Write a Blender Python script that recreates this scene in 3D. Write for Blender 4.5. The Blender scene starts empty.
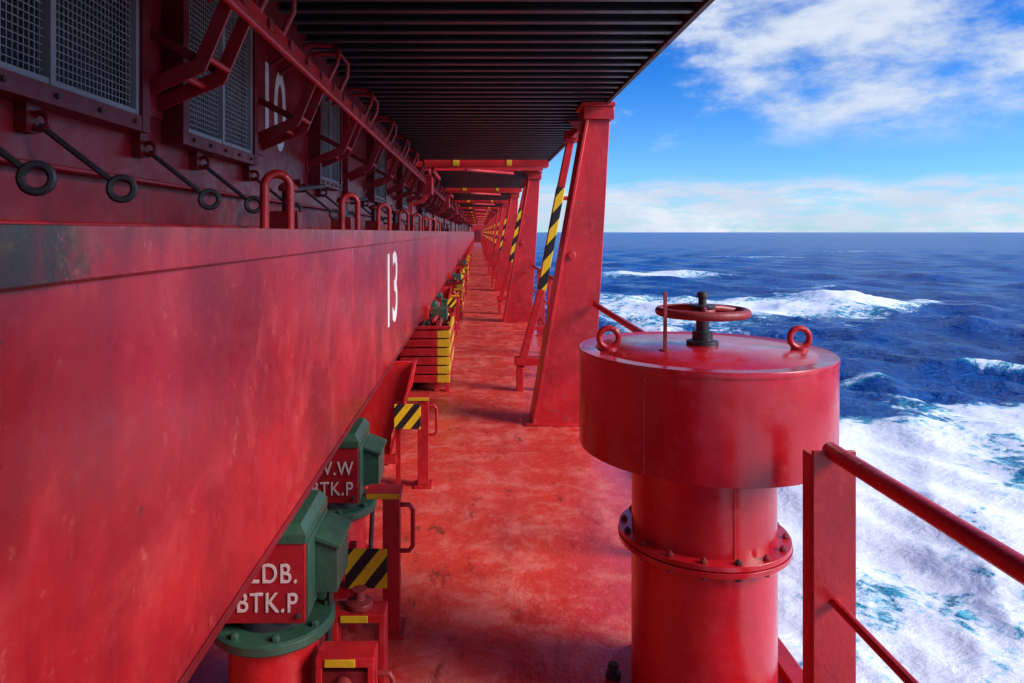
import bpy, math, random
import numpy as np
from mathutils import Vector, Matrix
random.seed(4); rng=np.random.RandomState(7)
S=bpy.context.scene
S.view_settings.view_transform='Standard'; S.view_settings.look='None'; S.view_settings.exposure=0
DECK=-1.65; OH=1.12

# ---------------------------------------------------------------- materials
def nn(nt,t,**k):
    n=nt.nodes.new(t)
    for a,b in k.items(): setattr(n,a,b)
    return n
def newmat(name):
    m=bpy.data.materials.new(name); m.use_nodes=True; nt=m.node_tree
    b=nt.nodes['Principled BSDF']; return m,nt,b
def noise(nt,vec,scale,detail=6,rough=.6,dist=0):
    n=nn(nt,'ShaderNodeTexNoise'); n.inputs['Scale'].default_value=scale; n.inputs['Detail'].default_value=detail
    n.inputs['Roughness'].default_value=rough; n.inputs['Distortion'].default_value=dist
    if vec is not None: nt.links.new(vec,n.inputs['Vector'])
    return n.outputs['Fac']
def ramp(nt,fac,a,b,ca=0,cb=1):
    n=nn(nt,'ShaderNodeMapRange'); n.clamp=True; n.interpolation_type='SMOOTHSTEP'
    n.inputs[1].default_value=a;n.inputs[2].default_value=b;n.inputs[3].default_value=ca;n.inputs[4].default_value=cb
    nt.links.new(fac,n.inputs[0]); return n.outputs[0]
def mix(nt,fac,c1,c2,blend='MIX'):
    n=nn(nt,'ShaderNodeMix'); n.data_type='RGBA'; n.blend_type=blend
    for sock,v in ((n.inputs['Factor'],fac),(n.inputs['A'],c1),(n.inputs['B'],c2)):
        if isinstance(v,(int,float)): sock.default_value=v
        elif isinstance(v,(tuple,list)): sock.default_value=(*v,1) if len(v)==3 else v
        else: nt.links.new(v,sock)
    return n.outputs['Result']
def mth(nt,op,a,b=None,c=None):
    n=nn(nt,'ShaderNodeMath'); n.operation=op
    for i,v in enumerate((a,b,c)):
        if v is None: continue
        if isinstance(v,(int,float)): n.inputs[i].default_value=v
        else: nt.links.new(v,n.inputs[i])
    return n.outputs[0]
def coords(nt,scale=(1,1,1)):
    tc=nn(nt,'ShaderNodeTexCoord'); mp=nn(nt,'ShaderNodeMapping'); mp.inputs['Scale'].default_value=scale
    nt.links.new(tc.outputs['Object'],mp.inputs['Vector']); return mp.outputs['Vector']

def paint(name,col,rough=.38,rust=.25,light=.5,bump=.12,var=.25,dirt=.35,rustcol=(.09,.028,.012),grime=None,coat=0):
    m,nt,b=newmat(name)
    v=coords(nt); vs=coords(nt,(5,5,.7))
    n1=noise(nt,v,1.7,5,.6,.4); n2=noise(nt,v,14,6,.65); n3=noise(nt,vs,3.0,4,.6); n4=noise(nt,v,55,3,.6)
    dark=tuple(c*(1-var*1.5) for c in col); lit=tuple(min(1,c+light*.10*(1 if i else .7)) for i,c in enumerate(col))
    c=mix(nt,ramp(nt,n1,.3,.7),dark,col)
    c=mix(nt,ramp(nt,n2,.5,.8,0,light),c,lit)
    c=mix(nt,ramp(nt,n3,.52,.72,0,dirt),c,tuple(k*.5 for k in col))
    rf=mth(nt,'ADD',mth(nt,'MULTIPLY',n1,.45),mth(nt,'MULTIPLY',n2,.55))
    rr=ramp(nt,rf,.66-.16*rust,.70-.16*rust,0,.9)
    rc=mix(nt,n4,rustcol,tuple(k*2.2 for k in rustcol))
    c=mix(nt,rr,c,rc)
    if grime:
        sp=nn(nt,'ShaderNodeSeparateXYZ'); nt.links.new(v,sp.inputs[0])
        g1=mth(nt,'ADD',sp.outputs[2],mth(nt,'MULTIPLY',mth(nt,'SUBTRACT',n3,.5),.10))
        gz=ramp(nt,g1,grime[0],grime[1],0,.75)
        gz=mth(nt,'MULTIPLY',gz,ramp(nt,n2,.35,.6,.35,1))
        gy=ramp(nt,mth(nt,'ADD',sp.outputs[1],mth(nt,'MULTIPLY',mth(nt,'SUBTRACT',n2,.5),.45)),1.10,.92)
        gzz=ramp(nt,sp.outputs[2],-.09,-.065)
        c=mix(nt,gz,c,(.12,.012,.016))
        n8=noise(nt,v,9,6,.7,.3)
        c=mix(nt,mth(nt,'MULTIPLY',gy,gzz),c,mix(nt,ramp(nt,n8,.45,.72),(.032,.018,.010),(.15,.09,.015)))
        n5=noise(nt,coords(nt,(1,9,.5)),1.6,5,.6)
        c=mix(nt,ramp(nt,n5,.55,.75,0,.5),c,(.20,.006,.010))
        n6=noise(nt,v,2.6,5,.6,.5)
        c=mix(nt,ramp(nt,n6,.52,.70,0,.35),c,(.62,.07,.065))
        n7=noise(nt,v,24,5,.7)
        c=mix(nt,mth(nt,'MULTIPLY',ramp(nt,n7,.58,.68),ramp(nt,n6,.42,.6,0,.35)),c,(.62,.14,.12))
        nc=noise(nt,v,34,3,.6); c=mix(nt,ramp(nt,nc,.735,.745,0,.8),c,(.08,.02,.015))
    nt.links.new(c,b.inputs['Base Color'])
    r=mth(nt,'ADD',mth(nt,'MULTIPLY',ramp(nt,n2,.3,.7),.18),rough-.08)
    r=mth(nt,'ADD',r,mth(nt,'MULTIPLY',rr,.3))
    nt.links.new(r,b.inputs['Roughness'])
    b.inputs['Coat Weight'].default_value=coat; b.inputs['Coat Roughness'].default_value=.22
    h=mth(nt,'ADD',mth(nt,'MULTIPLY',n2,.6),mth(nt,'MULTIPLY',n1,1.2)); h=mth(nt,'ADD',h,mth(nt,'MULTIPLY',n4,.25))
    bp=nn(nt,'ShaderNodeBump'); bp.inputs['Strength'].default_value=bump*2; bp.inputs['Distance'].default_value=.02
    nt.links.new(h,bp.inputs['Height']); nt.links.new(bp.outputs[0],b.inputs['Normal'])
    return m
RED=(.56,.013,.017)
m_red=paint('red_paint',RED,.36,.2)
m_vent=paint('red_paint_gloss',(.58,.010,.018),.25,.08,.5,.035,.22,.30,coat=.3)
m_beam=paint('red_paint_beam',(.44,.011,.014),.30,.05,.30,.035,.38,.50,grime=(-.06,.02),coat=.25)
m_wall=paint('red_paint_wall',(.36,.010,.018),.36,.3,.3,.08,.3,.55)
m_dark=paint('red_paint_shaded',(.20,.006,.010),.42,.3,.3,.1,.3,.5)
m_green=paint('green_paint',(.028,.085,.052),.42,.35,.4)
m_yel=paint('yellow_paint',(.75,.45,.01),.45,.35,.1)
m_steel=paint('dark_steel',(.035,.030,.036),.45,.2,.2)
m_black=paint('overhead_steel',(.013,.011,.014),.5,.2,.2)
m_brown=paint('rusty_edge',(.05,.025,.022),.6,.8,.3)
m_oxide=paint('oxide_red_paint',(.32,.030,.03),.45,.4,.3)
m_mesh=paint('galvanised_wire',(.36,.32,.32),.5,.1,.3)
m_white=paint('white_stencil_paint',(.78,.70,.68),.5,.15,0,.03,.08,.1,rustcol=(.3,.02,.02))
m_sten=paint('worn_stencil_paint',(.66,.50,.48),.5,.6,0,.03,.1,.1,rustcol=(.3,.015,.02))
m_louvre=paint('louvre_dark',(.012,.010,.011),.6,.1,.1)

def stripes(name,k,vec=(1,0,1)):
    m,nt,b=newmat(name); v=coords(nt)
    d=nn(nt,'ShaderNodeVectorMath'); d.operation='DOT_PRODUCT'; nt.links.new(v,d.inputs[0]); d.inputs[1].default_value=vec
    f=mth(nt,'GREATER_THAN',mth(nt,'FRACT',mth(nt,'MULTIPLY',d.outputs['Value'],k)),.5)
    n2=noise(nt,v,20,5,.65)
    c=mix(nt,f,(.78,.50,.01),(.012,.012,.014)); c=mix(nt,ramp(nt,n2,.60,.70,0,.8),c,(.2,.05,.03))
    nt.links.new(c,b.inputs['Base Color']); b.inputs['Roughness'].default_value=.45; return m
m_str=stripes('hazard_stripes',4.2,(1,0,-.9)); m_str2=stripes('hazard_stripes_small',9.5,(1,0,-.8))

def deckmat():
    m,nt,b=newmat('deck_paint'); v=coords(nt)
    a=noise(nt,v,.8,5,.6,.5); c1=noise(nt,v,4.5,7,.70,.3); c2=noise(nt,v,42,4,.7); c3=noise(nt,coords(nt,(1,.35,1)),9,6,.72)
    c=mix(nt,ramp(nt,a,.32,.68),(.58,.032,.024),(.80,.066,.044))
    c=mix(nt,ramp(nt,c1,.45,.68,0,.75),c,(.86,.21,.16))
    c=mix(nt,ramp(nt,c3,.53,.68,0,.6),c,(.42,.018,.014))
    c4=noise(nt,v,20,6,.75); c=mix(nt,ramp(nt,c4,.56,.70,0,.5),c,(.85,.32,.26))
    c=mix(nt,ramp(nt,c2,.61,.69,0,.75),c,(.28,.03,.02))
    sc=mth(nt,'ADD',mth(nt,'MULTIPLY',a,.40),mth(nt,'MULTIPLY',c3,.60))
    c=mix(nt,ramp(nt,sc,.595,.62,0,.75),c,(.22,.05,.03))
    d5=noise(nt,coords(nt,(1.2,.25,1)),2.2,6,.65,.3); c=mix(nt,ramp(nt,d5,.55,.75,0,.5),c,(.30,.03,.025))
    nt.links.new(c,b.inputs['Base Color'])
    nt.links.new(ramp(nt,c1,.3,.7,.18,.45),b.inputs['Roughness'])
    b.inputs['Coat Weight'].default_value=.25; b.inputs['Coat Roughness'].default_value=.22
    h=mth(nt,'ADD',mth(nt,'MULTIPLY',c1,1.3),mth(nt,'MULTIPLY',c2,.3))
    bp=nn(nt,'ShaderNodeBump'); bp.inputs['Strength'].default_value=.42; bp.inputs['Distance'].default_value=.02
    nt.links.new(h,bp.inputs['Height']); nt.links.new(bp.outputs[0],b.inputs['Normal']); return m
m_deck=deckmat()

# ---------------------------------------------------------------- mesh builder
class MB:
    def __init__(s): s.v=[];s.f=[];s.m=[];s.mats=[]
    def mi(s,mat):
        if mat not in s.mats: s.mats.append(mat)
        return s.mats.index(mat)
    def add(s,vs,fs,mat):
        o=len(s.v); i=s.mi(mat); s.v+= [tuple(p) for p in vs]
        for f in fs: s.f.append([o+k for k in f]); s.m.append(i)
    def box(s,x0,x1,y0,y1,z0,z1,mat):
        vs=[(x,y,z) for x in (x0,x1) for y in (y0,y1) for z in (z0,z1)]
        s.add(vs,[(0,1,3,2),(4,6,7,5),(0,4,5,1),(2,3,7,6),(0,2,6,4),(1,5,7,3)],mat)
    def prism(s,poly,ext,mat):
        n=len(poly); e=Vector(ext); a=[Vector(p) for p in poly]; vs=a+[p+e for p in a]
        s.add(vs,[list(range(n))[::-1],list(range(n,2*n))]+[(i,(i+1)%n,n+(i+1)%n,n+i) for i in range(n)],mat)
    def bar(s,p0,p1,w,h,mat,up=(0,1,0)):
        p0=Vector(p0);p1=Vector(p1); d=(p1-p0).normalized(); a=d.cross(Vector(up)).normalized()*w/2; b=d.cross(a).normalized()*h/2
        s.prism([p0+a+b,p0-a+b,p0-a-b,p0+a-b],p1-p0,mat)
    def tube(s,path,r,mat,n=10,closed=False):
        P=[Vector(p) for p in path]; N=len(P); vs=[]; fs=[]; prev=None
        for i,p in enumerate(P):
            if closed: t=(P[(i+1)%N]-P[i-1]).normalized()
            else: t=(P[min(i+1,N-1)]-P[max(i-1,0)]).normalized()
            if prev is None:
                a=t.orthogonal().normalized()
            else: a=(prev-t*prev.dot(t)).normalized()
            prev=a; b=t.cross(a)
            for k in range(n):
                th=2*math.pi*k/n; vs.append(p+a*math.cos(th)*r+b*math.sin(th)*r)
        for i in range(N if closed else N-1):
            j=(i+1)%N
            for k in range(n):
                fs.append((i*n+k,i*n+(k+1)%n,j*n+(k+1)%n,j*n+k))
        if not closed: fs.append(list(range(n))[::-1]); fs.append([(N-1)*n+k for k in range(n)])
        s.add(vs,fs,mat)
    def ring(s,c,R,r,mat,ax=(0,1,0),n=28,m=10):
        ax=Vector(ax).normalized(); a=ax.orthogonal().normalized(); b=ax.cross(a); c=Vector(c)
        s.tube([c+a*R*math.cos(2*math.pi*i/n)+b*R*math.sin(2*math.pi*i/n) for i in range(n)],r,mat,m,True)
    def lathe(s,c,prof,mat,n=72):
        c=Vector(c); vs=[];fs=[]
        for r,z in prof:
            for k in range(n):
                t=2*math.pi*k/n; vs.append(c+Vector((r*math.cos(t),r*math.sin(t),z)))
        for i in range(len(prof)-1):
            for k in range(n): fs.append((i*n+k,i*n+(k+1)%n,(i+1)*n+(k+1)%n,(i+1)*n+k))
        fs.append(list(range(n))[::-1]); fs.append([(len(prof)-1)*n+k for k in range(n)])
        s.add(vs,fs,mat)
    def build(s,name,bevel=.004,seg=2,ang=32):
        me=bpy.data.meshes.new(name); me.from_pydata(s.v,[],s.f)
        for m in s.mats: me.materials.append(m)
        me.polygons.foreach_set('material_index',s.m)
        import bmesh
        bm=bmesh.new(); bm.from_mesh(me); bmesh.ops.recalc_face_normals(bm,faces=bm.faces); bm.to_mesh(me); bm.free()
        me.polygons.foreach_set('use_smooth',[True]*len(me.polygons)); me.set_sharp_from_angle(angle=math.radians(ang))
        o=bpy.data.objects.new(name,me); S.collection.objects.link(o)
        if bevel:
            md=o.modifiers.new('bevel','BEVEL'); md.width=bevel; md.segments=seg; md.limit_method='ANGLE'; md.angle_limit=math.radians(42)
        return o
def text(body,loc,rot,size,parent,sx=1,name='lettering',mat=None,align='CENTER',bold=.0,sp=1):
    cu=bpy.data.curves.new(name,'FONT'); cu.body=body; cu.size=size; cu.align_x=align; cu.align_y='CENTER'; cu.extrude=.0012; cu.offset=bold; cu.space_character=sp
    o=bpy.data.objects.new(name,cu); S.collection.objects.link(o)
    bpy.context.view_layer.update()
    me=bpy.data.meshes.new_from_object(o); me.materials.clear(); me.materials.append(mat or m_white)
    bpy.data.objects.remove(o)
    o=bpy.data.objects.new(name,me); S.collection.objects.link(o)
    o.location=loc; o.rotation_euler=rot; o.scale=(sx,1,1); o.parent=parent
    return o
R90=math.radians(90)

# ---------------------------------------------------------------- deck & hull
d=MB(); d.box(-1.9,1.17,-8,118,DECK-.05,DECK,m_deck); 
o=d.build('ship_deck',0)
b=MB()
y=-6.3
while y<60:
    b.tube([(-1.5,y,DECK),(1.1,y,DECK)],.003,m_deck,6); y+=2.9
w=b.build('weld_seams',0); w.parent=o
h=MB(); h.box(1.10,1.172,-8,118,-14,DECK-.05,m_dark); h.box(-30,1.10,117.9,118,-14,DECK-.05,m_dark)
h.box(1.11,1.185,-8,118,DECK-.02,DECK+.055,m_red); h.build('ship_hull')

# ---------------------------------------------------------------- box girder + coaming wall
XF=-.60; XW=-1.20
g=MB()
g.box(-1.25,XF,-4,110,-.90,-.071,m_beam)
g.box(-1.25,XF+.018,-4,110,-.07,.010,m_beam)
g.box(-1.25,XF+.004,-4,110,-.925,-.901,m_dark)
for y in (3.35,6.4,9.5,12.6,15.7,18.8): g.tube([(XF-.001,y,-.9),(XF-.001,y,-.07)],.0028,m_beam,6)
g.tube([(XF,-4,-.071),(XF,60,-.071)],.006,m_beam,6)
gird=g.build('box_girder',.006,3)
text('13',(XF+.0025,4.86,-.42),(R90,0,R90),.70,gird,1.05,'frame_number',bold=.006)
under=MB()
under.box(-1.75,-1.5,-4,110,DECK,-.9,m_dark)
for y in np.arange(5.0,100,3.4):
    under.prism([(-1.49,y,-.926),(-.44,y,-.926),(-.47,y,-1.1),(-.56,y,-1.3),(-.62,y,-1.45),(-.64,y,DECK),(-1.49,y,DECK)],(0,.03,0),m_red)
    under.prism([(-.46,y-.06,-.926),(-.44,y-.06,-.926),(-.63,y-.06,DECK),(-.65,y-.06,DECK)],(0,.15,0),m_red)
under.tube([(-1.3,-4,-1.45),(-1.3,100,-1.45)],.06,m_red,14); under.tube([(-1.35,-4,-1.2),(-1.35,100,-1.2)],.045,m_oxide,14)
under.build('coaming_stay_frames')

wl=MB(); wl.box(XW-.1,XW,-4,110,.011,2.6,m_wall)
for y in np.arange(-.2,100,6.1): wl.box(XW+.0,XW+.05,y+6.4,y+6.46,.012,1.9,m_wall)
wl.box(XW,XW+.05,-4,110,.17,.185,m_wall)
wl.box(XW,XW+.03,-4,110,.012,.03,m_red)
wall=wl.build('hatch_coaming_wall')
text('10',(XW+.003,4.10,.70),(R90,0,R90),.66,wall,.80,'bay_number',bold=.008)

def vent_grille(y0,y1,z0,z1):
    m=MB(); x=XW; D=.085; w=.05
    m.box(x,x+D,y0-w,y0,z0-w,z1+w,m_dark); m.box(x,x+D,y1,y1+w,z0-w,z1+w,m_dark)
    m.box(x,x+D-.002,y0,y1,z0-w,z0,m_dark); m.box(x,x+D-.002,y0,y1,z1,z1+w,m_dark)
    m.box(x+.001,x+.012,y0,y1,z0,z1,m_louvre)
    ym=(y0+y1)/2; m.box(x+.04,x+.075,ym-.012,ym+.012,z0,z1,m_mesh)
    for a,b2 in ((y0,y0+.02),(y1-.02,y1)): m.box(x+.04,x+.072,a,b2,z0,z1,m_mesh)
    for a,b2 in ((z0,z0+.02),(z1-.02,z1)): m.box(x+.041,x+.071,y0+.02,y1-.02,a,b2,m_mesh)
    s=.0215
    for k in range(1,int((y1-y0)/s)): m.box(x+.05,x+.053,y0+k*s-.0014,y0+k*s+.0014,z0,z1,m_mesh)
    for k in range(1,int((z1-z0)/s)): m.box(x+.0535,x+.056,y0,y1,z0+k*s-.0014,z0+k*s+.0014,m_mesh)
    for yy in np.linspace(y0+.05,y1-.05,5):
        for zz_ in (z0-w/2,z1+w/2): m.tube([(x+D-.004,yy,zz_),(x+D+.006,yy,zz_)],.008,m_brown,6)
    o=m.build('ventilation_grille',0)
for a,b2 in ((.2,1.10),(1.38,2.33),(2.70,3.50),(5.0,5.7),(7.6,8.5),(10.4,11.3),(14,14.9)): vent_grille(a,b2,.385,1.05)

# longitudinal rail with brackets and loops
p=MB()
XR,ZR=-.86,.83
p.bar((XR,-3,ZR),(XR,70,ZR),.045,.06,m_red,(0,0,1))
p.tube([(XR+.02,-3,ZR-.05),(XR+.02,70,ZR-.05)],.016,m_red,8)
for yy in np.arange(.3,30,.31): p.box(XR+.0305,XR+.036,yy,yy+.05,ZR-.02,ZR+.02,m_oxide)
y=1.16
while y<45:
    for dy in (0,.19):
        Y0=y+dy
        p.bar((XW,Y0,.47),(-.95,Y0,.575),.055,.012,m_wall); p.bar((-.96,Y0,.565),(XR,Y0,ZR-.03),.050,.0125,m_wall)
        p.bar((XW,Y0+.012,.72),(-.97,Y0+.012,.60),.03,.011,m_dark)
    p.tube([(-1.02,y,.54),(-1.02,y+.19,.54)],.013,m_red,8); p.tube([(-.93,y,.60),(-.93,y+.19,.60)],.013,m_red,8)
    p.box(XW,XW+.012,y-.04,y+.23,.42,.53,m_wall)
    p.tube([(XR,y+.3,ZR),(XR+.06,y+.3,ZR+.12),(XR+.07,y+.32,ZR+.19),(XR+.03,y+.36,ZR+.24),(XR-.1,y+.36,ZR+.245),(XR-.25,y+.36,ZR+.18),(XW,y+.36,ZR+.12)],.014,m_wall,8)
    p.tube([(XR,y+.62,ZR),(XR+.06,y+.62,ZR+.12),(XR+.07,y+.60,ZR+.19),(XR+.03,y+.56,ZR+.24),(XR-.1,y+.56,ZR+.245),(XR-.25,y+.56,ZR+.18),(XW,y+.56,ZR+.12)],.014,m_wall,8)
    y+=1.25
p.build('cable_rail',.002)

def lash(y,L=.24):
    m=MB(); p0=Vector((XW+.02,y,.30)); p1=Vector((XW+.225,y+.03,.135))
    m.box(XW,XW+.035,y-.03,y+.03,.26,.345,m_dark)
    m.ring(p0+Vector((.03,0,-.01)),.022,.008,m_dark,(0,1,0),16,8)
    m.tube([p0+Vector((.03,0,-.02)),p1],.0085,m_steel,8)
    dd=(p1-p0).normalized(); m.ring(p1+dd*.031,.030,.010,m_steel,(.35,-1,.1),24,8)
    m.build('lashing_rod',0)
for y in (1.16,1.49,1.84,2.46,2.95,3.6,4.6,5.2,6.6,7.2,8.2,9.3): lash(y+random.uniform(-.02,.02))

def arch(y,x=-.76):
    m=MB(); w=.05; r=.017; H=.17
    pts=[(x-.0,y-w,.0),(x,y-w,H)]+[(x,y-w*math.cos(t),H+w*math.sin(t)) for t in np.linspace(.2,math.pi-.2,9)]+[(x,y+w,H),(x,y+w,.0)]
    pts=[(x+(q[1]-y)*.85,y+(q[1]-y)*.4,q[2]) for q in pts]
    m.tube(pts,r,m_red,12); m.build('lifting_arch',0)
for y in (2.65,4.15,5.65,7.15,8.65,10.2,11.7,13.2): arch(y)
for y in (3.35,4.75,6.2,7.8,9.6,12.3,15,18,21):
    m=MB(); m.box(-1.0,-.86,y,y+.16,.011,.10,m_dark); m.tube([(-.93,y+.08,.1),(-.93,y+.08,.2)],.03,m_steel,12); m.tube([(-.93,y+.05,.2),(-.8,y+.3,.24)],.012,m_steel,8)
    m.lathe((-.93,y+.08,.2),[(.045,0),(.05,.02),(.03,.04)],m_oxide,20); m.build('container_socket')

# ---------------------------------------------------------------- overhead
def overhead(y0,y1):
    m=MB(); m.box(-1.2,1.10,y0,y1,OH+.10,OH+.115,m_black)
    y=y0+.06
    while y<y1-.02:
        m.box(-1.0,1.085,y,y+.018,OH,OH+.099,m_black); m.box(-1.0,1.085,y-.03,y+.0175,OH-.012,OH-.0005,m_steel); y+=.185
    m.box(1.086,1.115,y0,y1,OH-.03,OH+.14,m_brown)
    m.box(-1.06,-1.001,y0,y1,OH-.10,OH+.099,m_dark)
    m.build('overhead_platform',0)
overhead(-3,10.9)
y=12.4
while y<100: overhead(y,y+5.3); y+=6.8
y=11.05
while y<105:
    m=MB(); m.box(-1.19,1.12,y,y+.12,OH-.09,OH+.13,m_red); m.box(-1.19,1.1,y-.04,y+.16,OH-.105,OH-.0905,m_red)
    m.box(-.4,-.3,y-.012,y-.0,OH-.08,OH+.1,m_yel); m.box(.45,.53,y-.012,y-.0,OH-.08,OH+.1,m_yel)
    m.box(-1.19,1.12,y+1.0,y+1.1,OH-.06,OH+.13,m_red)
    m.prism([(-1.19,y+.03,OH-.1),(-.85,y+.03,OH-.1),(-1.19,y+.03,OH-.45)],(0,.03,0),m_red)
    m.tube([(-.7,y-.3,OH-.16),(-.7,y+1.6,OH-.16)],.03,m_red,10)
    m.box(-.95,-.75,y+.3,y+.7,OH-.5,OH-.2,m_red); m.tube([(-.2,y+.2,OH-.12),(.6,y+.9,OH-.12)],.025,m_red,8)
    m.build('overhead_cross_beam'); y+=6.8

# ---------------------------------------------------------------- stanchions
def stanchion(Y):
    m=MB(); t=.26
    m.prism([(.47,Y,DECK),(.98,Y,DECK),(1.13,Y,OH-.16),(.93,Y,OH-.16)],(0,t,0),m_red)
    m.prism([(.455,Y-.02,DECK),(.485,Y-.02,DECK),(.945,Y-.02,OH-.16),(.915,Y-.02,OH-.16)],(0,t+.04,0),m_red)
    m.box(.40,1.05,Y-.05,Y+t+.05,DECK,DECK+.018,m_red)
    m.box(.90,1.16,Y-.03,Y+t+.03,OH-.16,OH-.05,m_red); m.box(.88,1.17,Y-.045,Y+t+.045,OH-.05,OH-.013,m_red)
    m.prism([(.78,Y+.05,OH-.16),(.93,Y+.05,OH-.16),(.93,Y+.05,OH-.32)],(0,.03,0),m_red)
    m.tube([(.80,Y-.01,-.2),(.80,Y-.03,-.2)],.035,m_red,14)
    Y2=Y+1.3
    m.bar((.44,Y2,DECK+.25),(.66,Y2,-.60),.075,.1,m_red); m.bar((.66,Y2,-.60),(.86,Y2,.46),.085,.1,m_str); m.bar((.86,Y2,.46),(.97,Y2,.99),.075,.1,m_red)
    m.bar((.68,Y2,DECK+.28),(1.10,Y2,.99),.06,.09,m_red)
    m.box(.38,.74,Y2-.06,Y2+.06,DECK+.27,DECK+.35,m_red); m.box(.90,1.14,Y2-.07,Y2+.07,.93,1.05,m_red)
    m.box(.40,.47,Y2-.05,Y2+.05,DECK,DECK+.27,m_red); m.box(.66,.73,Y2-.05,Y2+.05,DECK,DECK+.27,m_red)
    m.bar((.58,Y2,-1.0),(.80,Y2,-1.0),.04,.06,m_red); m.bar((.84,Y2,.35),(1.0,Y2,.35),.04,.06,m_red)
    m.bar((.98,Y2,1.0),(1.0,Y+.2,1.0),.08,.08,m_red,(0,0,1))
    m.build('lashing_bridge_stanchion',.006)
y=5.98
while y<105: stanchion(y); y+=6.8

def rail(y0,y1,posts,name='guard_rail'):
    m=MB(); zt=-.62
    m.tube([(1.0,y0,zt),(1.0,y1,zt)],.024,m_red,14)
    m.tube([(1.0,y0,-1.04),(1.0,y1,-1.04)],.013,m_red,10)
    m.tube([(1.0,y0,-1.38),(1.0,y1,-1.38)],.013,m_red,10)
    for py in posts:
        m.box(.94,1.062,py-.006,py+.006,DECK,zt+.005,m_red); m.box(.94,.952,py+.0065,py+.06,DECK,zt-.01,m_red)
        m.box(.92,1.08,py-.06,py+.08,DECK,DECK+.012,m_red)
    m.build(name,.003)
rail(.3,1.99,(.35,1.97))
rail(3.45,5.95,(3.5,))
y=6.3
while y<100: rail(y+.02,y+6.4,(y+1.6,y+3.2,y+4.8)); y+=6.8
# unseen ribbed plate added beside and behind the camera to shade the near girder
m=MB(); m.box(1.06,1.09,-8,.02,DECK+.002,OH-.04,m_red)
for yy in np.arange(-7.6,.0,.85): m.box(1.0,1.0595,yy,yy+.02,DECK+.002,OH-.04,m_red)
m.build('unseen_shade_plate')

# ---------------------------------------------------------------- mushroom ventilator
VX,VY=.795,2.48
m=MB(); c=(VX,VY,0)
m.lathe(c,[(.246,DECK+.012),(.246,-1.08)],m_vent)
m.lathe(c,[(.34,DECK),(.34,DECK+.025),(.25,DECK+.026)],m_red)
m.lathe(c,[(.245,-1.055),(.245,-.70)],m_vent)
m.lathe(c,[(.292,-1.088),(.294,-1.070),(.244,-1.0699)],m_vent)
m.lathe(c,[(.292,-1.066),(.290,-1.050),(.244,-1.0499)],m_vent)
m.lathe(c,[(.25,-.738),(.415,-.738),(.425,-.752),(.431,-.752),(.432,-.45),(.430,-.425),(.420,-.418),(.05,-.398)],m_vent,96)
m.lathe(c,[(.434,-.432),(.434,-.418),(.432,-.413),(.425,-.4155)],m_vent,96)
m.tube([(VX-.432*math.sin(.72),VY-.432*math.cos(.72),-.745),(VX-.432*math.sin(.72),VY-.432*math.cos(.72),-.45)],.0025,m_vent,6)
m.tube([(VX-.245*math.sin(-.1),VY-.245*math.cos(-.1),-1.05),(VX-.245*math.sin(-.1),VY-.245*math.cos(-.1),-.75)],.0025,m_vent,6)
for k in range(16):
    t=2*math.pi*k/16+.1; q=(VX+.272*math.cos(t),VY+.272*math.sin(t))
    m.lathe((q[0],q[1],-1.050),[(.011,-.052),(.011,-.040),(.006,-.039),(.006,0),(.012,.001),(.012,.010),(.005,.011),(.005,.017)],m_oxide if k%4 else m_brown,6)
for t in (2.9,3.6,4.4,5.2):
    q=(VX+.31*math.cos(t),VY+.31*math.sin(t)); m.lathe((q[0],q[1],DECK+.025),[(.028,0),(.028,.02),(.012,.021),(.012,.035),(.02,.036),(.02,.05)],m_brown,8)
m.lathe((VX,VY,0),[(.055,-.405),(.055,-.385),(.035,-.380),(.035,-.352),(.022,-.35),(.022,-.27),(.045,-.268),(.045,-.258),(.014,-.257),(.014,-.232),(.02,-.231),(.018,-.215),(.008,-.21)],m_steel,20)
m.ring((VX,VY,-.283),.148,.0155,m_oxide,(0,0,1),48,12)
for k in range(3):
    t=.3+k*2*math.pi/3; m.tube([(VX+.02*math.cos(t),VY+.02*math.sin(t),-.268),(VX+.08*math.cos(t),VY+.08*math.sin(t),-.272),(VX+.148*math.cos(t),VY+.148*math.sin(t),-.283)],.0105,m_oxide,8)
m.lathe((VX,VY,0),[(.042,-.292),(.045,-.283),(.042,-.272)],m_oxide,20)
m.box(VX-.155-.006,VX-.155+.006,VY-.09,VY-.082,-.412,-.205,m_oxide)
m.lathe((VX-.155,VY-.086,0),[(.02,-.413),(.02,-.402),(.012,-.401)],m_oxide,14)
for ex in (-.335,.335):
    m.ring((VX+ex,VY-.02,-.372),.034,.0105,m_red,(.0,1,0),26,10)
    m.lathe((VX+ex,VY-.02,0),[(.03,-.417),(.028,-.405),(.014,-.402)],m_red,16)
m.build('mushroom_ventilator',.004,3)

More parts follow.
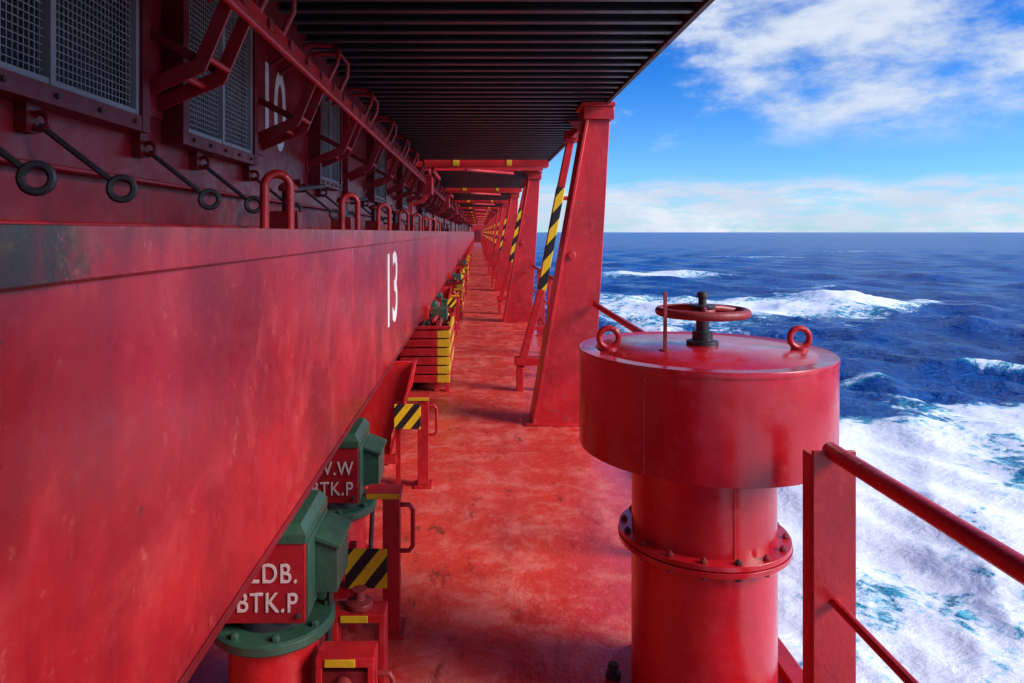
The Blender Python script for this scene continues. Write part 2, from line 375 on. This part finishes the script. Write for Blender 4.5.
# ---------------------------------------------------------------- valve boxes
def valve(X,Y,lines,n=0):
    m=MB(); zf=-1.32
    m.lathe((X,Y,0),[(.24,DECK),(.24,DECK+.03),(.15,DECK+.031),(.15,zf-.03)],m_red,40)
    m.lathe((X,Y,0),[(.198,zf-.028),(.205,zf-.02),(.205,zf+.005),(.195,zf+.012),(.12,zf+.013)],m_green,40)
    m.lathe((X,Y,0),[(.13,zf+.013),(.13,zf+.05)],m_steel,24)
    for k in range(8):
        t=k*math.pi/4+.3; m.lathe((X+.178*math.cos(t),Y+.178*math.sin(t),zf),[(.014,.012),(.014,.026),(.007,.03)],m_green,6)
    x0,x1,y0,y1=X-.22,X+.135,Y-.13,Y+.19
    m.box(x0,x1,y0,y1,zf+.045,zf+.305,m_wall)
    z0=zf+.335;z1=zf+.362;z2=zf+.368
    V=[(x0-.004,y0-.004,z0),(x1+.004,y0-.004,z0),(x1+.004,y1+.004,z0),(x0-.004,y1+.004,z0),(x0+.018,y0+.02,z1),(x1-.018,y0+.02,z1),(x1-.018,y1-.018,z2),(x0+.018,y1-.018,z2)]
    m.add(V,[(0,3,2,1),(4,5,6,7),(0,1,5,4),(1,2,6,5),(2,3,7,6),(3,0,4,7)],m_green)
    m.box(x0-.005,x1+.005,y0-.005,y1+.005,zf+.3055,z0-.0005,m_green)
    m.box(x1,x1+.006,y0+.02,y1,zf+.05,zf+.30,m_green)
    m.tube([(X+.0,Y-.06,zf+.36),(X+.0,Y-.06,zf+.40),(X+.0,Y+.09,zf+.40),(X+.0,Y+.09,zf+.36)],.008,m_green,8)
    a,b2=y0+.13,y1+.01
    m.prism([(x1+.007,a,zf+.08),(x1+.08,a,zf+.08),(x1+.08,a,zf+.235),(x1+.007,a,zf+.26)],(0,b2-a,0),m_green)
    m.prism([(x1+.007,a-.012,zf+.262),(x1+.092,a-.012,zf+.232),(x1+.092,a-.012,zf+.244),(x1+.007,a-.012,zf+.276)],(0,b2-a+.024,0),m_green)
    m.tube([(x1+.045,a+.05,zf+.08),(x1+.045,a+.05,zf+.0),(x1+.03,a+.05,DECK+.02)],.012,m_steel,8)
    for xx in (x0+.025,x1-.02): m.tube([(xx,y0,zf+.07),(xx,y0-.008,zf+.07)],.009,m_brown,6)
    o=m.build('valve_actuator_box',.007,3)
    for i,l in enumerate(lines): text(l,(x1-.022,y0-.0025,zf+.205-.095*i),(R90,0,0),.090,o,.80,'stencil_text',m_sten,'RIGHT',.0006,1.12)
valve(-.70,2.41,('2DB.','BTK.P')); valve(-.70,3.42,('W.W','BTK.P')); valve(-.70,9.6,('JCW','TK.P')); valve(-.70,10.9,('F.O','TK.P')); valve(-.70,16.5,('F.O','TK.P'))

def hpost(Y,dz=0):
    m=MB(); x=-.34
    m.box(x-.05,x-.038,Y,Y+.09,DECK,-1.09,m_red); m.box(x-.0379,x+.02,Y,Y+.012,DECK,-1.09,m_red); m.box(x+.008,x+.02,Y+.0121,Y+.05,DECK,-1.09,m_red)
    m.box(x-.07,x+.04,Y-.03,Y+.12,DECK,DECK+.012,m_red)
    m.box(x-.12,x+.025,Y-.01,Y+.10,-1.089,-1.065,m_red)
    m.box(x-.115,x+.022,Y-.0135,Y-.0105,-1.088,-1.066,m_yel)
    m.box(x-.20,x-.03,Y-.014,Y-.006,-1.27+dz,-1.11+dz,m_str2)
    m.bar((x-.18,Y+.05,-1.11+dz),(x-.18,Y+.05,DECK),.03,.03,m_red)
    m.tube([(x+.02,Y+.04,-1.13),(x+.055,Y+.04,-1.13),(x+.07,Y+.04,-1.15),(x+.07,Y+.04,-1.30),(x+.055,Y+.04,-1.32),(x+.02,Y+.04,-1.32)],.010,m_red,8)
    m.box(x-.30,x-.19,Y+.0,Y+.05,-1.50,-1.45,m_red)
    m.build('hazard_striped_stop_post',.003)
hpost(2.86,-.18)
for y in (4.52,8.8,11.8,13.2,15.8,18.5,20.5,23.5,26,30,34): hpost(y)
m=MB()
for yy in (2.28,2.54):
    m.box(-.53,-.34,yy,yy+.10,-1.42,-1.39,m_red); m.box(-.50,-.40,yy-.004,yy-.0005,-1.418,-1.392,m_yel)
    m.box(-.36,-.34,yy,yy+.10,DECK,-1.421,m_red); m.box(-.53,-.51,yy,yy+.10,DECK,-1.421,m_red)
m.box(-.52,-.36,2.29,2.36,-1.52,-1.44,m_dark); m.tube([(-.44,2.285,-1.48),(-.44,2.20,-1.48)],.03,m_oxide,14)
m.lathe((-.44,2.6,0),[(.05,-1.389),(.05,-1.37),(.02,-1.36),(.02,-1.33),(.03,-1.325)],m_oxide,16)
m.tube([(-.33,2.3,-1.45),(-.29,2.3,-1.45),(-.28,2.3,-1.47),(-.28,2.3,-1.58),(-.33,2.3,-1.60)],.010,m_oxide,8)
m.build('pipe_support_stool',.003)

def crate(Y):
    m=MB(); x0,x1=-.80,-.29; z0,z1=DECK+.10,-1.0; L=1.3
    for k in range(6):
        z=z0+k*(z1-z0)/6; m.box(x0,x1-.13,Y,Y+.03,z,z+.075,m_red); m.box(x1-.129,x1,Y,Y+.031,z,z+.075,m_yel)
        m.box(x1-.03,x1,Y+.032,Y+L,z,z+.075,m_yel if k%2 else m_red); m.box(x0,x1,Y+L,Y+L+.03,z,z+.075,m_red)
    for xx in (x0,x1-.16,x1-.05):
        for yy in (Y+.035,Y+L-.06): m.box(xx,xx+.045,yy,yy+.05,DECK,z1+.02,m_red)
    m.box(x0,x1-.02,Y+.03,Y+L,z0,z0+.02,m_louvre)
    m.box(x0-.01,x1+.01,Y-.01,Y+.04,z1,z1+.03,m_red)
    for k in range(7): m.tube([(x0+.06+k*.055,Y+.12,z1+.01+.03*(k%3)),(x0+.08+k*.05,Y+L-.1,z1+.02)],.022,(m_steel,m_red,m_oxide,m_green)[k%4],8)
    m.box(x0+.05,x0+.25,Y+.5,Y+.9,z1,z1+.18,m_red); m.box(x0+.28,x0+.45,Y+.7,Y+1.0,z1,z1+.13,m_green)
    m.build('twistlock_bin',.003)
crate(7.2); crate(13.6); crate(20.5)
for y in (9.1,12.2,14.9,17.2,19.5,22,24.5,27,31):
    m=MB(); m.lathe((-.42,y,0),[(.06,DECK),(.06,DECK+.015),(.03,DECK+.016),(.03,-1.15),(.045,-1.149),(.045,-1.06),(.02,-1.04)],m_yel if int(y)%2 else m_red,18)
    m.tube([(-.42,y,-1.2),(-.33,y,-1.2),(-.33,y,-1.3)],.014,m_red,8); m.build('sounding_pipe',.002)

m=MB(); m.box(-1.2,1.12,112,112.2,DECK,OH,m_red); m.box(-.4,.5,111.9,111.99,DECK,.3,m_dark); m.build('end_bulkhead')

# ---------------------------------------------------------------- sea
SEA=-12.0; K=.0125
th=np.concatenate([np.linspace(-175,-6,40),np.linspace(-5,2,30),np.linspace(2.1,50,440),np.linspace(50.5,184.9,80)])
th=np.radians(th); r=8*np.exp(np.arange(0,8.15,K)); 
T,Rr=np.meshgrid(th,r); X=Rr*np.sin(T); Yy=Rr*np.cos(T)
def vnoise(x,y,seed):
    g=np.random.RandomState(seed).rand(256,256); xi=np.floor(x).astype(int); yi=np.floor(y).astype(int); fx=x-xi; fy=y-yi
    fx=fx*fx*(3-2*fx); fy=fy*fy*(3-2*fy); a=g[xi%256,yi%256];b_=g[(xi+1)%256,yi%256];c_=g[xi%256,(yi+1)%256];d_=g[(xi+1)%256,(yi+1)%256]
    return (a*(1-fx)+b_*fx)*(1-fy)+(c_*(1-fx)+d_*fx)*fy
def fbm(x,y,seed,o=4):
    s=0;a=.5;t=0
    for i in range(o): s=s+a*vnoise(x*2**i+i*17.3,y*2**i+i*9.1,seed+i); t+=a; a*=.5
    return s/t
Z=np.zeros_like(X); dr=Rr*K
wx=X+5*fbm(X/25,Yy/25,1)+1.2*fbm(X/5,Yy/5,5); wy=Yy+5*fbm(X/25+50,Yy/25,2)+1.2*fbm(X/5+9,Yy/5,6)
for i in range(36):
    lam=26*.895**i+.5; ang=math.radians(205)+rng.normal()*.5; k=2*math.pi/lam; ph=rng.rand()*6.28
    A=.0115*lam*(.6+.8*rng.rand())*(1.25 if lam<12 else .8)
    fade=np.clip((lam/2.8-dr)/(lam/2.8)*2.0,0,1)
    Z+=A*fade*(1.27-2*np.abs(np.sin((k*(wx*math.cos(ang)+wy*math.sin(ang))+ph)/2)))
F=np.zeros_like(X)
bwx=(fbm(X/6,Yy/6,70)-.5)*11; bwy=(fbm(X/6,Yy/6,80)-.5)*11
def blob(x,y,sx,sy,a,hh=0,rot=0,w=1.0):
    global F,Z
    c_,s_=math.cos(rot),math.sin(rot); dx=X-x+bwx*w;dy=Yy-y+bwy*w; u=(dx*c_+dy*s_)/sx; v=(-dx*s_+dy*c_)/sy
    e=np.exp(-(u*u+v*v)); F=np.maximum(F,a*e); Z=Z+hh*e
blob(50,196,17,12,1,.5); blob(27,108,15,24,.9,.2); blob(44,108,17,13,1.05,.4); blob(60,113,10,9,1.35,1.7,-.1); blob(31,57,3.5,1.4,.75,.3,w=.4); blob(46,60,5,1.3,1.0,.9,-.5,.5)
blob(47,54,8,3,.15,-.7,-.4); blob(75,150,12,4,.5,.4); blob(20,80,6,14,.75,0); blob(130,330,25,10,.5,.5); blob(230,420,30,9,.5,.5)
e=np.clip((52+10*(fbm(X/9,Yy/9,20)-.5)*2-Yy)/6,0,1)*np.clip((56-X)/8,0,1)
sx_=(X*.5+Yy*.86); sy_=(X*.86-Yy*.5)
lay=fbm(sx_/9,sy_/3.2,30,5)
F=np.maximum(F,e*(.90+1.5*(lay-.47)))
F=F+.32*np.clip(fbm(X/9,Yy/5,60)-.62,0,1)*3*np.clip((Z-.2)*1.5,0,1)
F=np.clip(F,0,1.15)
Z=Z*(1-.35*e)
nr,ncol=X.shape
co=np.stack([X,Yy,SEA+Z*np.clip((1800-Rr)/800,0,1)],-1).reshape(-1,3)
idx=np.arange(nr*ncol).reshape(nr,ncol); q=np.stack([idx[:-1,:-1],idx[:-1,1:],idx[1:,1:],idx[1:,:-1]],-1).reshape(-1,4)
me=bpy.data.meshes.new('sea'); me.vertices.add(len(co)); me.vertices.foreach_set('co',co.ravel())
me.loops.add(q.size); me.loops.foreach_set('vertex_index',q.ravel()[:])
me.polygons.add(len(q)); me.polygons.foreach_set('loop_start',np.arange(0,q.size,4)); me.polygons.foreach_set('loop_total',np.full(len(q),4))
me.update(); me.validate(); me.polygons.foreach_set('use_smooth',[True]*len(me.polygons))
at=me.attributes.new('foam','FLOAT','POINT'); at.data.foreach_set('value',F.ravel())
if me.polygons[0].normal.z<0: me.flip_normals()
sea=bpy.data.objects.new('sea',me); S.collection.objects.link(sea)
m,nt,b=newmat('sea_water'); v=coords(nt)
a=nn(nt,'ShaderNodeAttribute'); a.attribute_name='foam'; fo=a.outputs['Fac']
nz=nn(nt,'ShaderNodeTexNoise'); nz.inputs['Scale'].default_value=.35; nz.inputs['Detail'].default_value=3; nt.links.new(v,nz.inputs['Vector'])
vm=nn(nt,'ShaderNodeVectorMath'); vm.operation='MULTIPLY_ADD'; nt.links.new(nz.outputs['Color'],vm.inputs[0]); vm.inputs[1].default_value=(5,5,0); nt.links.new(v,vm.inputs[2]); wv=vm.outputs[0]
vo=nn(nt,'ShaderNodeTexVoronoi'); vo.feature='DISTANCE_TO_EDGE'; vo.inputs['Scale'].default_value=.9; nt.links.new(wv,vo.inputs['Vector'])
n1=noise(nt,v,.45,8,.70,.8); n2=noise(nt,v,3.5,5,.7,.3)
lace=ramp(nt,vo.outputs['Distance'],.0,.30,.24,0)
t=mth(nt,'ADD',mth(nt,'MULTIPLY',fo,1.0),mth(nt,'MULTIPLY',mth(nt,'SUBTRACT',n1,.5),2.3))
t=mth(nt,'ADD',t,mth(nt,'MULTIPLY',mth(nt,'SUBTRACT',n2,.5),.6)); t=mth(nt,'ADD',t,lace)
ff=mth(nt,'MULTIPLY',ramp(nt,t,.52,.98),ramp(nt,fo,.06,.3))
near=ramp(nt,mth(nt,'ADD',fo,mth(nt,'MULTIPLY',mth(nt,'SUBTRACT',n1,.5),.8)),.20,.72)
big=noise(nt,v,.05,3,.6)
deep=mix(nt,ramp(nt,big,.35,.65),(.001,.055,.25),(.002,.095,.38))
wc=mix(nt,near,deep,(.04,.46,.62))
c=mix(nt,ff,wc,mix(nt,n2,(.86,.91,.94),(.97,.98,.98)))
nt.links.new(c,b.inputs['Base Color'])
nt.links.new(ramp(nt,ff,0,1,.20,.9),b.inputs['Roughness']); b.inputs['IOR'].default_value=1.33
nt.links.new(ramp(nt,ff,0,.5,.22,.05),b.inputs['Specular IOR Level'])
w1=noise(nt,coords(nt,(1,1.6,1)),.8,5,.65,.5)
hh=mth(nt,'MULTIPLY',w1,.9); hh=mth(nt,'ADD',hh,mth(nt,'MULTIPLY',n2,.12))
w3=noise(nt,coords(nt,(.22,.30,1)),.8,4,.65,.4); hh=mth(nt,'ADD',hh,mth(nt,'MULTIPLY',w3,1.8))
bp=nn(nt,'ShaderNodeBump'); bp.inputs['Distance'].default_value=1.0
nt.links.new(ramp(nt,ff,0,.6,1.0,.18),bp.inputs['Strength'])
nt.links.new(hh,bp.inputs['Height']); nt.links.new(bp.outputs[0],b.inputs['Normal'])
me.materials.append(m)

# ---------------------------------------------------------------- world
EL=math.radians(29); AZ=math.radians(112)
W=bpy.data.worlds.new('World'); S.world=W; W.use_nodes=True; nt=W.node_tree
bg=nt.nodes['Background']; bg.inputs['Strength'].default_value=.148
sky=nn(nt,'ShaderNodeTexSky'); sky.sky_type='NISHITA'; sky.sun_disc=False; sky.sun_elevation=EL; sky.sun_rotation=AZ; sky.air_density=1.0; sky.dust_density=.1; sky.ozone_density=3
tc=nn(nt,'ShaderNodeTexCoord'); dirv=tc.outputs['Generated']
sx=nn(nt,'ShaderNodeSeparateXYZ'); nt.links.new(dirv,sx.inputs[0]); X_,Y_,Z_=sx.outputs
mp=nn(nt,'ShaderNodeMapping'); mp.inputs['Rotation'].default_value=(.10,-.06,0); mp.inputs['Scale'].default_value=(6.5,6.5,15); mp.inputs['Location'].default_value=(3.3,1.2,.4); nt.links.new(dirv,mp.inputs['Vector'])
cn=noise(nt,mp.outputs[0],1.0,9,.60,.1)
vd=nn(nt,'ShaderNodeVectorMath'); vd.operation='DOT_PRODUCT'; nt.links.new(dirv,vd.inputs[0]); cd=Vector((.62,1,.32)).normalized(); vd.inputs[1].default_value=cd
bank=ramp(nt,vd.outputs['Value'],.955,.99)
gap=ramp(nt,Z_,.09,.16)
hor=ramp(nt,mth(nt,'ADD',Z_,mth(nt,'MULTIPLY',mth(nt,'SUBTRACT',cn,.5),.05)),.074,.054)
mp2=nn(nt,'ShaderNodeMapping'); mp2.inputs['Scale'].default_value=(13,13,62); nt.links.new(dirv,mp2.inputs['Vector'])
cn2=noise(nt,mp2.outputs[0],1.0,8,.62,.1)
f1=mth(nt,'MULTIPLY',ramp(nt,mth(nt,'ADD',cn,mth(nt,'MULTIPLY',bank,.19)),.52,.78,0,.88),gap)
f2=mth(nt,'MULTIPLY',ramp(nt,cn2,.36,.56,.25,.95),hor)
f=mth(nt,'MAXIMUM',f1,f2)
tint=mix(nt,ramp(nt,Z_,0.02,.28),(.46,.84,1.35),(.07,.50,1.18))
col=mix(nt,1.0,sky.outputs[0],tint,'MULTIPLY')
cc=mix(nt,ramp(nt,cn,.42,.72),(4.2,4.9,6.0),(6.0,6.3,6.7))
col=mix(nt,f,col,cc)
nt.links.new(col,bg.inputs['Color'])
L=bpy.data.lights.new('sun','SUN'); L.energy=5; L.angle=math.radians(28); L.color=(1,.94,.86)
lo=bpy.data.objects.new('sun',L); S.collection.objects.link(lo)
sd=Vector((math.sin(AZ)*math.cos(EL),math.cos(AZ)*math.cos(EL),math.sin(EL))); lo.rotation_euler=sd.to_track_quat('Z','Y').to_euler(); lo.location=sd*30

cam=bpy.data.cameras.new('camera'); co_=bpy.data.objects.new('camera',cam); S.collection.objects.link(co_)
co_.location=(0,0,0); co_.rotation_euler=(R90,0,0); cam.sensor_width=36; cam.lens=700/1024*36; cam.shift_x=.0332; cam.shift_y=-.107
cam.clip_start=.02; cam.clip_end=60000; S.camera=co_
